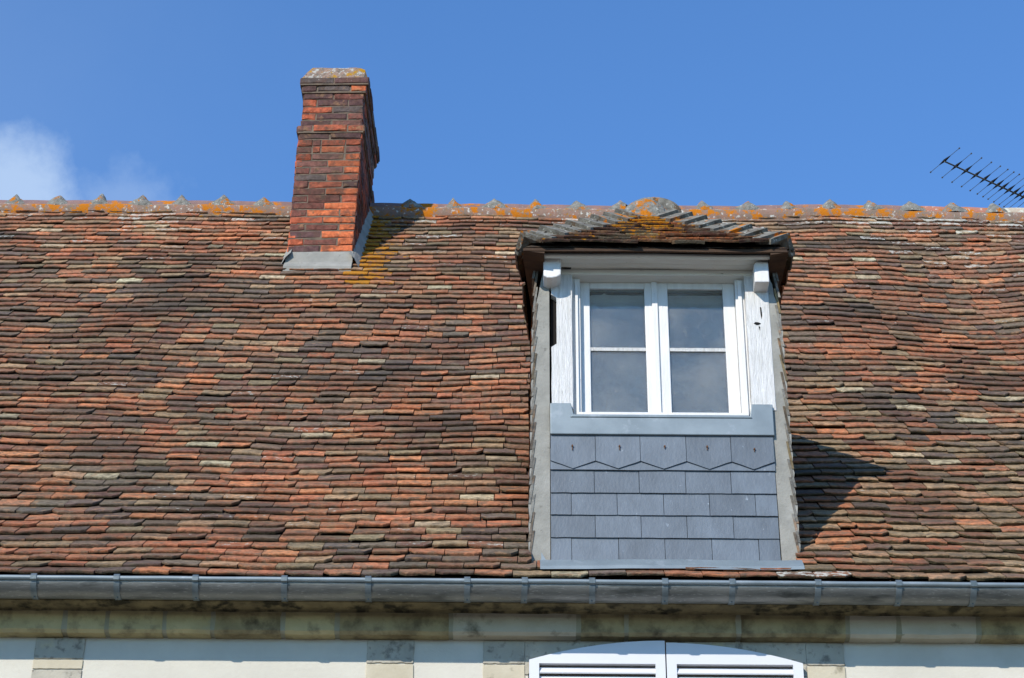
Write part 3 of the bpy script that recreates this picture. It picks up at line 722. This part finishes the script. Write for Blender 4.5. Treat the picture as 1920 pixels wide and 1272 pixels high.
# mortar disc closing the end of the dormer ridge, and the ridge behind it
ap = at(1226, 395, AY + .02); m = MB(); n = 24; vs = []; fs = []
for (y_, r_) in ((ap.y - .02, .128), (ap.y - .035, .118), (ap.y + .04, .128)): 
    pass
rings = [(ap.y - .036, 0), (ap.y - .036, .120), (ap.y - .024, .138), (ap.y + .05, .138)]
for (y_, r_) in rings:
    for i in range(n + 1):
        t = R(-25) + R(230) * i / n; rr_ = r_ * (1 + .02 * fbm(i * .7, 1)); vs.append((ap.x + rr_ * 1.08 * cos(t), y_, ap.z - .03 + rr_ * .75 * sin(t)))
for k in range(3): fs += [(k * (n + 1) + i, k * (n + 1) + i + 1, (k + 1) * (n + 1) + i + 1, (k + 1) * (n + 1) + i) for i in range(n)]
m.add(vs, fs); m.build('ridge_end', M['cement_lichen'], dr_o)
m = MB(); n = 12; vs = []; fs = []
for y_ in (ap.y, 12.2):
    for i in range(n + 1):
        t = pi * i / n; vs.append((ap.x + .1 * cos(t), y_, AZ - .07 + .085 * sin(t)))
m.add(vs, [(i, i + 1, n + 2 + i, n + 1 + i) for i in range(n)]); m.build('dormer_ridge', M['ridge'], dr_o)

# ------------------------------------------------------------------ dormer window
WF = FY + .035
def X(px, py=640, Y=WF): return at(px, py, Y).x
def Z(py, Y=WF): return at(1240, py, Y).z
fr = MB()
fx0, fx1 = pl[1] + .001, pr[0] - .001; fzt, fzb = zl0 - .034, Z(786, FY - .02)
sx0, sx1 = X(1089), X(1383); szt, szb = Z(526), Z(785)
fr.box(fx0, sx0 - .001, WF - .012, FY + .10, fzb, fzt); fr.box(sx1 + .001, fx1, WF - .012, FY + .10, fzb, fzt)
fr.box(fx0 + .014, sx0 - .001 - .012, WF - .026, WF - .012, fzb, fzt - .02); fr.box(sx1 + .013, fx1 - .014, WF - .026, WF - .012, fzb, fzt - .02)
fr.box(sx0 - .001, sx1 + .001, WF - .010, FY + .10, szt + .002, fzt)
fr.box(sx0 - .02, sx1 + .02, FY - .02, FY + .09, fzb - .012, szb + .002)
fr.box(sx0 - .001, sx1 + .001, WF - .014, WF + .0, szt + .022, szt + .036)
win = fr.build('window', M['white'], house, bevel=.003)
SY = WF + .022                                       # sash face
midx = X(1231, 640, SY)
for k in (0, 1):
    a, b = (sx0, midx - .001) if k == 0 else (midx + .001, sx1)
    px = ((1107, 1211), (1255, 1360))[k]
    pa, pb = X(px[0], 640, SY), X(px[1], 640, SY)
    z1, z2, z3, z4 = Z(773, SY), Z(657.5, SY), Z(652, SY), Z(542, SY)
    m = MB(); y0, y1 = SY, SY + .035
    m.box(a, pa, y0, y1, szb + .004, szt); m.box(pb, b, y0, y1, szb + .004, szt)
    m.box(pa, pb, y0 + .0005, y1, szb + .004, z1); m.box(pa, pb, y0 + .0005, y1, z4, szt)
    sash = m.build('sash', M['white'], win, bevel=.003)
    m = MB(); m.box(a + .004, b - .004, SY - .010, SY + .01, szb + .003, szb + .020, jit=.001); m.build('weather_bar', M['sash_weather'], win)
    m = MB(); n = 16; vs = []; fs = []
    for i in range(n + 1):
        x = pa + (pb - pa) * i / n; j1 = .0014 * fbm(x * 60, k); j2 = .0014 * fbm(x * 60, k + 7)
        vs += [(x, y0 + .006, z2 + j1), (x, y0 + .003, z3 + j2), (x, y1 - .004, z3), (x, y1 - .004, z2)]
    for i in range(n): fs += [(i * 4 + q, i * 4 + (q + 1) % 4, i * 4 + 4 + (q + 1) % 4, i * 4 + 4 + q) for q in range(4)]
    m.add(vs, fs); m.build('glazing_bar', M['white_old'], win)
    for (c, d_) in ((z1, z2), (z3, z4)):
        m = MB(); m.box(pa - .004, pb + .004, SY + .013, SY + .016, c - .004, d_ + .004); m.build('pane', M['glass'], win)
    # grey film / blind hung behind the glass, with torn top edge
    m = MB(); n = 30; vs = []; fs = []
    for i in range(n + 1):
        x = pa - .02 + (pb - pa + .04) * i / n; zt_ = Z(555, SY + .035) + .003 * fbm(x * 30, 2) + (.012 if (k == 0 and i == 9) else 0) + .004 * fbm(x * 12, 6)
        vs += [(x, SY + .034 + .002 * fbm(x * 9, 4), z1 - .02), (x, SY + .034 + .002 * fbm(x * 9, 4), zt_)]
    for i in range(n): fs.append((i * 2, i * 2 + 2, i * 2 + 3, i * 2 + 1))
    m.add(vs, fs); m.build('blind', M['curtain'], win)
m = MB(); m.box(midx - .017, midx + .012, SY - .012, SY + .002, szb + .02, szt - .002); m.build('meeting_strip', M['white'], win, bevel=.003)
m = MB(); m.box(fx0, fx1, FY + .16, FY + .18, fzb - .1, 6.0); m.build('room_darkness', M['dark'], win)

# ------------------------------------------------------------------ gutter
def gz(x): return 4.149 + (x * -.0012) + .002 * fbm(x * 1.2, 7)
GY = 8.765; GR = .069
prof_g = []
for i in range(17):
    t = R(-178 + 172 * i / 16); prof_g.append((GY + GR * cos(t), GR * .88 * sin(t)))
prof_g = prof_g          # from front rim round below to back rim
m = MB(); n = 120; k = len(prof_g); vs = []; fs = []
for i in range(n + 1):
    x = X0 - .05 + (X1 - X0 + .1) * i / n; bx = .004 * fbm(x * 3, 4) * (1 if x < -1 else .4)
    row_ = [(x, a, b + gz(x) + (bx if q < 6 else 0)) for q, (a, b) in enumerate(prof_g)]
    row_ += [(x, GY + (a - GY) * .97, b * .97 + gz(x) + .001) for a, b in reversed(prof_g)]
    vs += row_
K = 2 * k
for i in range(n): fs += [(i * K + q, i * K + (q + 1) % K, (i + 1) * K + (q + 1) % K, (i + 1) * K + q) for q in range(K)]
m.add(vs, fs); gut = m.build('gutter', M['gutter'], house, smooth=True)
m = MB(); nn = 10; vs = []; fs = []
for i in range(n + 1):
    x = X0 - .05 + (X1 - X0 + .1) * i / n; bx = .004 * fbm(x * 3, 4) * (1 if x < -1 else .4)
    for q in range(nn): t = 2 * pi * q / nn; vs.append((x, GY - GR - .003 + .011 * cos(t), gz(x) + bx + .002 + .011 * sin(t)))
for i in range(n): fs += [(i * nn + q, i * nn + (q + 1) % nn, (i + 1) * nn + (q + 1) % nn, (i + 1) * nn + q) for q in range(nn)]
m.add(vs, fs); m.build('gutter_bead', M['zinc'], gut, smooth=True)
bx_ = [at(p, 1100, 8.70).x for p in (62, 218, 366, 533, 690, 876, 984, 1110, 1247, 1373, 1534, 1685, 1825)]
bx_ = [-3.4, -2.95, -2.6][:3] + bx_ + [2.75, 3.1, 3.5]
for x in bx_:
    m = MB(); hw = .0135; vs = []; fs = []; pts = []
    r_ = GR + .005
    pts.append((GY - GR + .01, .016)); pts.append((GY - GR - .010, .017)); pts.append((GY - GR - .0185, .006)); pts.append((GY - GR - .016, -.010))
    for i in range(12): t = R(-168 + 98 * i / 11); pts.append((GY + r_ * cos(t), r_ * .88 * sin(t)))
    tw = ru(-.004, .004)
    for q, (a, b) in enumerate(pts):
        ww = hw * (1 + .15 * (q == len(pts) - 1)); off = tw * q / len(pts)
        vs += [(x - ww + off, a, b + gz(x)), (x + ww + off, a, b + gz(x)), (x + ww + off, a + .004, b + gz(x) + .004), (x - ww + off, a + .004, b + gz(x) + .004)]
    for i in range(len(pts) - 1): fs += [(i * 4 + q, i * 4 + (q + 1) % 4, i * 4 + 4 + (q + 1) % 4, i * 4 + 4 + q) for q in range(4)]
    e = (len(pts) - 1) * 4; fs += [(0, 1, 2, 3), (e, e + 3, e + 2, e + 1)]
    m.add(vs, fs)
    a, b = pts[-4]; m.tube((x, a - .006, b + gz(x)), (x, a + .003, b + gz(x)), .004, n=6)
    m.build('bracket', M['strap'], gut)

# ------------------------------------------------------------------ walls
WY = 9.02
CZ = at(960, 1190, 8.95).z                        # underside of the cornice
AXc = at(1248, 1205, 8.96).x; HW = (at(1504, 1240, 8.96).x - at(992, 1240, 8.96).x) / 2 + .006
zspring = at(1248, 1236, 8.97).z; zcrown = at(1248, 1200, 8.97).z
def arc(x): 
    u = (x - AXc) / HW; return zspring + (zcrown - zspring + .004) * (1 - u * u)
wall = MB(); ztopw = 4.30; zsill = zspring - 1.75
wall.box(X0, AXc - HW, WY, WY + .4, -1.6, ztopw); wall.box(AXc + HW, X1, WY, WY + .4, -1.6, ztopw); wall.box(AXc - HW, AXc + HW, WY, WY + .4, -1.6, zsill)
n = 24
for i in range(n):
    a = AXc - HW + 2 * HW * i / n; b = AXc - HW + 2 * HW * (i + 1) / n
    vs = [(a, WY, arc(a)), (b, WY, arc(b)), (b, WY, ztopw), (a, WY, ztopw), (a, WY + .4, arc(a)), (b, WY + .4, arc(b)), (b, WY + .4, ztopw), (a, WY + .4, ztopw)]
    wall.add(vs, [(0, 1, 2, 3), (0, 4, 5, 1), (7, 6, 5, 4)])
yb = 2 * RY - WY
wall.box(X0, X1, yb - .4, yb, -1.6, ztopw)
for xx in (X0 + .1, X1 - .4):
    pts = [(WY + .4, -1.6), (yb - .4, -1.6), (yb - .4, ztopw)] + [(2 * RY - p[0], p[1] - .08) for p in prof[10:int(S_RIDGE / .02):20]] + [(RY, Z_RIDGE - .1)] + [(p[0], p[1] - .08) for p in reversed(prof[30:int(S_RIDGE / .02):20])] + [(WY + .4, ztopw)]
    wall.prismx(pts, xx, xx + .3)
wall_o = wall.build('wall', M['plaster'], house)
m = MB(); m.box(AXc - HW - .1, AXc + HW + .1, WY + .38, WY + .40, zsill - .1, zcrown + .05); m.build('window_darkness', M['dark'], wall_o)
# cornice stones
cj = [-600, -350, -120, 120, 200, 308, 398, 530, 632, 845, 1085, 1175, 1385, 1590, 1685, 1835, 2000, 2200, 2450]
mats = ['stone', 'stone_dirty', 'stone', 'stone', 'stone', 'stone', 'stone', 'stone_dirty', 'stone', 'stone_dirty', 'stone_pale', 'stone_dirty', 'stone_dirty', 'stone_dirty', 'stone_pale', 'stone_pale', 'stone_dirty', 'stone', 'stone']
xs = [X0] + [at(p, 1165, 8.93).x for p in cj] + [X1]
zc1 = 4.20; zband = at(960, 1147, 8.935).z
def cprof(d=0):                                     # the cornice's hollow moulding, in (y, z)
    pts = [(8.846 + d, zc1), (8.846 + d, 4.126)]
    for i in range(7):
        t = i / 6; pts.append((8.852 + d + .080 * t, 4.120 - (4.118 - zband) * t ** 2 - .004 * sin(t * pi)))
    pts += [(8.936 + d, zband - .012), (8.936 + d, zband - .03), (8.945 + d, CZ + .012), (8.962 + d, CZ), (WY + .01, CZ), (WY + .01, zc1)]
    return pts
for k in range(len(xs) - 1):
    a, b = xs[k], xs[k + 1]
    m = MB(); seg = max(2, int((b - a) / .03)); pr_ = cprof(); vs = []; fs = []; n = len(pr_)
    g_ = .011
    for q in range(seg + 1):
        x = a + g_ + (b - a - 2 * g_) * q / seg; e = .006 if q in (0, seg) else 0
        for i, (y, z) in enumerate(pr_):
            j = .0015 * fbm(x * 9, z * 14, k) + .0015 * fbm(x * 30, z * 40, k) if 1 < i < n - 3 else 0
            vs.append((x + (.006 * fbm(z * 30, k, q) if q in (0, seg) else 0), y + j + e * .5, z + (.004 * fbm(x * 7, 3, k) if i in (n - 4, n - 3) else 0)))
    fs = [tuple(range(n)), tuple(range(seg * n + n - 1, seg * n - 1, -1))]
    for q in range(seg): fs += [(q * n + i, q * n + (i + 1) % n, (q + 1) * n + (i + 1) % n, (q + 1) * n + i) for i in range(n)]
    m.add(vs, fs); m.build('cornice_stone', M[mats[k % len(mats)]], wall_o)
m = MB(); m.prismx([(min(WY, y + .004), max(z + (.004 if y < 8.937 and z > zband - .013 else 0), CZ + .004)) for y, z in cprof()], X0, X1, 2)
m.build('cornice_joints', M['joint_pale'], wall_o)
m = MB(); vs = []; fs = []; n = 260      # underside of the cornice along the gutter, grime and its shade painted dark
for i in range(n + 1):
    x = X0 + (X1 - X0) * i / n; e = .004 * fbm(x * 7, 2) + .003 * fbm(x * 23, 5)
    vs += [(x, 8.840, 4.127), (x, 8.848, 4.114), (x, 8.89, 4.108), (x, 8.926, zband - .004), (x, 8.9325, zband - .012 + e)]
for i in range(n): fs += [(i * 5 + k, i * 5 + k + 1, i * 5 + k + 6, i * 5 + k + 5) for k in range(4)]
m.add(vs, fs); m.build('cornice_underside', M['grime_shade'], wall_o)
# stones in the wall face
def stone(pxa, pxb, ztop_, zbot_, mat, name='wall_stone'):
    a = at(pxa, 1225, WY).x; b = at(pxb, 1225, WY).x; m = MB(); n = 14; vs = []; 
    outl = []
    for i in range(n): outl.append((a + (b - a) * i / n, zbot_ + .004 * fbm(i * .9, a)))
    for i in range(6): outl.append((b + .004 * fbm(i * .8, b), zbot_ + (ztop_ - zbot_) * i / 6))
    for i in range(n): outl.append((b - (b - a) * i / n, ztop_ + .002 * fbm(i * .9, a + 5)))
    for i in range(6): outl.append((a + .004 * fbm(i * .8, a + 9), ztop_ - (ztop_ - zbot_) * i / 6))
    m.prism(outl, WY - .007, WY + .02); return m.build(name, M[mat], wall_o, bevel=.003)
def zw(py): return at(960, py, WY).z
zc_ = CZ - .001
def column(pa, pb, cuts, mats_):  # first cut at the gutter's shadow edge: shade painted as greyer stone above
    zs_ = [zc_] + [zw(c) for c in cuts]
    k = 0
    for t_, b_ in zip(zs_, zs_[1:]):
        stone(pa, pb, t_ - .002, b_ + .003, mats_[k % len(mats_)]); k += 1
column(65, 158, [1243, 1262, 1340, 1420, 1500], ['stone_grey', 'stone_pale'])
column(688, 776, [1247, 1330, 1400, 1480], ['stone_grey', 'stone_pale'])
column(906, 984, [1247, 1330, 1410, 1490], ['stone_grey', 'stone_pale'])
column(1511, 1582, [1246, 1330, 1400, 1480], ['stone_grey', 'stone_pale'])
m = MB(); xa, xb = at(984.5, 1225, WY).x, at(1510.5, 1225, WY).x; n = 30
pts = [(xa + (xb - xa) * i / n, max(arc(min(max(xa + (xb - xa) * i / n, AXc - HW), AXc + HW)) + .0, 0)) for i in range(n + 1)]
pts[0] = (xa, zspring - .06); pts[-1] = (xb, zspring - .06); pts.insert(1, (AXc - HW, zspring - .06)); pts.insert(-1, (AXc + HW, zspring - .06))
for p in range(len(pts) - 1):
    (x0_, z0_), (x1_, z1_) = pts[p], pts[p + 1]
    if abs(x1_ - x0_) < 1e-4: continue
    zt_ = zc_ - .002
    m.add([(x0_, WY - .006, z0_), (x1_, WY - .006, z1_), (x1_, WY - .006, zt_), (x0_, WY - .006, zt_), (x0_, WY + .02, z0_), (x1_, WY + .02, z1_)], [(0, 1, 2, 3), (0, 4, 5, 1)])
m.build('arch_stone', M['stone_grey'], wall_o)

# ------------------------------------------------------------------ shutters (closed, arched tops, louvred)
SHY = 8.975
def leaf(xa, xb, drop):
    m = MB(); n = 16; fw = .045; y0, y1 = SHY, SHY + .03
    top = lambda x: arc(x) - .006 - drop
    zl_ = zspring - .022; zb_ = zsill + .02
    pts = [(xa + (xb - xa) * i / n, top(xa + (xb - xa) * i / n)) for i in range(n + 1)]
    for (x0_, z0_), (x1_, z1_) in zip(pts, pts[1:]):
        m.add([(x0_, y0, zl_), (x1_, y0, zl_), (x1_, y0, z1_), (x0_, y0, z0_), (x0_, y1, zl_), (x1_, y1, zl_), (x1_, y1, z1_), (x0_, y1, z0_)], [(0, 1, 2, 3), (3, 2, 6, 7), (7, 6, 5, 4), (0, 4, 5, 1)])
    m.add([(xa, y0, zl_), (xa, y0, top(xa)), (xa, y1, top(xa)), (xa, y1, zl_)], [(0, 1, 2, 3)]); m.add([(xb, y0, zl_), (xb, y0, top(xb)), (xb, y1, top(xb)), (xb, y1, zl_)], [(0, 1, 2, 3)])
    m.box(xa, xa + fw, y0, y1, zb_, zl_); m.box(xb - fw, xb, y0, y1, zb_, zl_); m.box(xa + fw, xb - fw, y0, y1, zb_, zb_ + .08)
    o = m.build('shutter', M['shutter'], house)
    z = zl_ - .006
    sm = None
    while z > zb_ + .12:
        q = MB(); vs = [(xa + fw, y0 + .024, z - .004), (xa + fw, y0 + .004, z - .036), (xa + fw, y0 + .007, z - .041), (xa + fw, y0 + .028, z - .012)]
        vs += [(xb - fw, b, c) for a, b, c in vs]
        q.add(vs, [(0, 1, 2, 3), (7, 6, 5, 4), (0, 4, 5, 1), (1, 5, 6, 2), (2, 6, 7, 3), (3, 7, 4, 0)]); q.build('slat', M['shutter'], o)
        z -= .0425
    return o
leaf(AXc - HW + .004, AXc - .003, 0); leaf(AXc + .003, AXc + HW - .004, .010)

# ------------------------------------------------------------------ antenna beyond the ridge
AYY = 14.6
P0 = at(1771, 303, AYY); zA = P0.z
def flat(px, py): d = ray(px, py); return d * (zA / d.z)
P1 = flat(1925, 372.5); bd = (P1 - P0).normalized()
E0, E1 = flat(1746, 328), flat(1800, 283); ed = (E1 - E0); el = ed.length / 2; ed.normalize()
ant = bpy.data.objects.new('tv_antenna', None); scene.collection.objects.link(ant)
Lb = (P1 - P0).length * 1.75; mastp = P0 + bd * (Lb * .72)
zroof = BP(mastp.x, s_at_y(2 * RY - mastp.y)).z
ant.location = (mastp.x, mastp.y, zroof)
tag(ant, 'dark long television antenna with many thin rods above the right end of the roof ridge', 'antenna')
bpy.context.view_layer.update()
def abuild(m, name, mat, parent=ant):
    o = m.build(name, mat); o.parent = parent
    if parent is ant: o.location = -Vector(ant.location)
    return o
m = MB(); m.tube(P0, P0 + bd * Lb, .007, n=8); boom = abuild(m, 'boom', M['ant'])
m = MB(); m.tube((mastp.x, mastp.y, zroof - .05), (mastp.x, mastp.y, zA + .12), .02, n=12); abuild(m, 'mast', M['ant'])
tpos = [flat(*p) for p in ((1773, 306), (1792.5, 314.5), (1812, 322.5), (1830.5, 330.5), (1847.5, 337.5), (1861.5, 343.5), (1872.5, 348.5), (1883, 352.5), (1894, 357.5), (1905, 362), (1914, 366), (1922, 370))]
ts = [(t_ - P0).dot(bd) for t_ in tpos]; ts[0] = .006
while ts[-1] < Lb - .05: ts.append(ts[-1] + .06)
for i, t_ in enumerate(ts):
    c = P0 + bd * t_ + Vector((0, 0, .014)); m = MB(); hl = el * (1 + .01 * i)
    m.tube(c - ed * hl, c + ed * hl, .0024, n=6)
    for sg in (-1, 1): m.tube(c + ed * sg * (hl - .006), c + ed * sg * (hl + .004), .0065, n=8)
    r_ = abuild(m, 'rod', M['ant'])
    m = MB(); m.tube(c - ed * .075, c, .003, .0125, n=8); m.tube(c, c + ed * .075, .0125, .003, n=8); k = abuild(m, 'insulator', M['antblack'], r_)
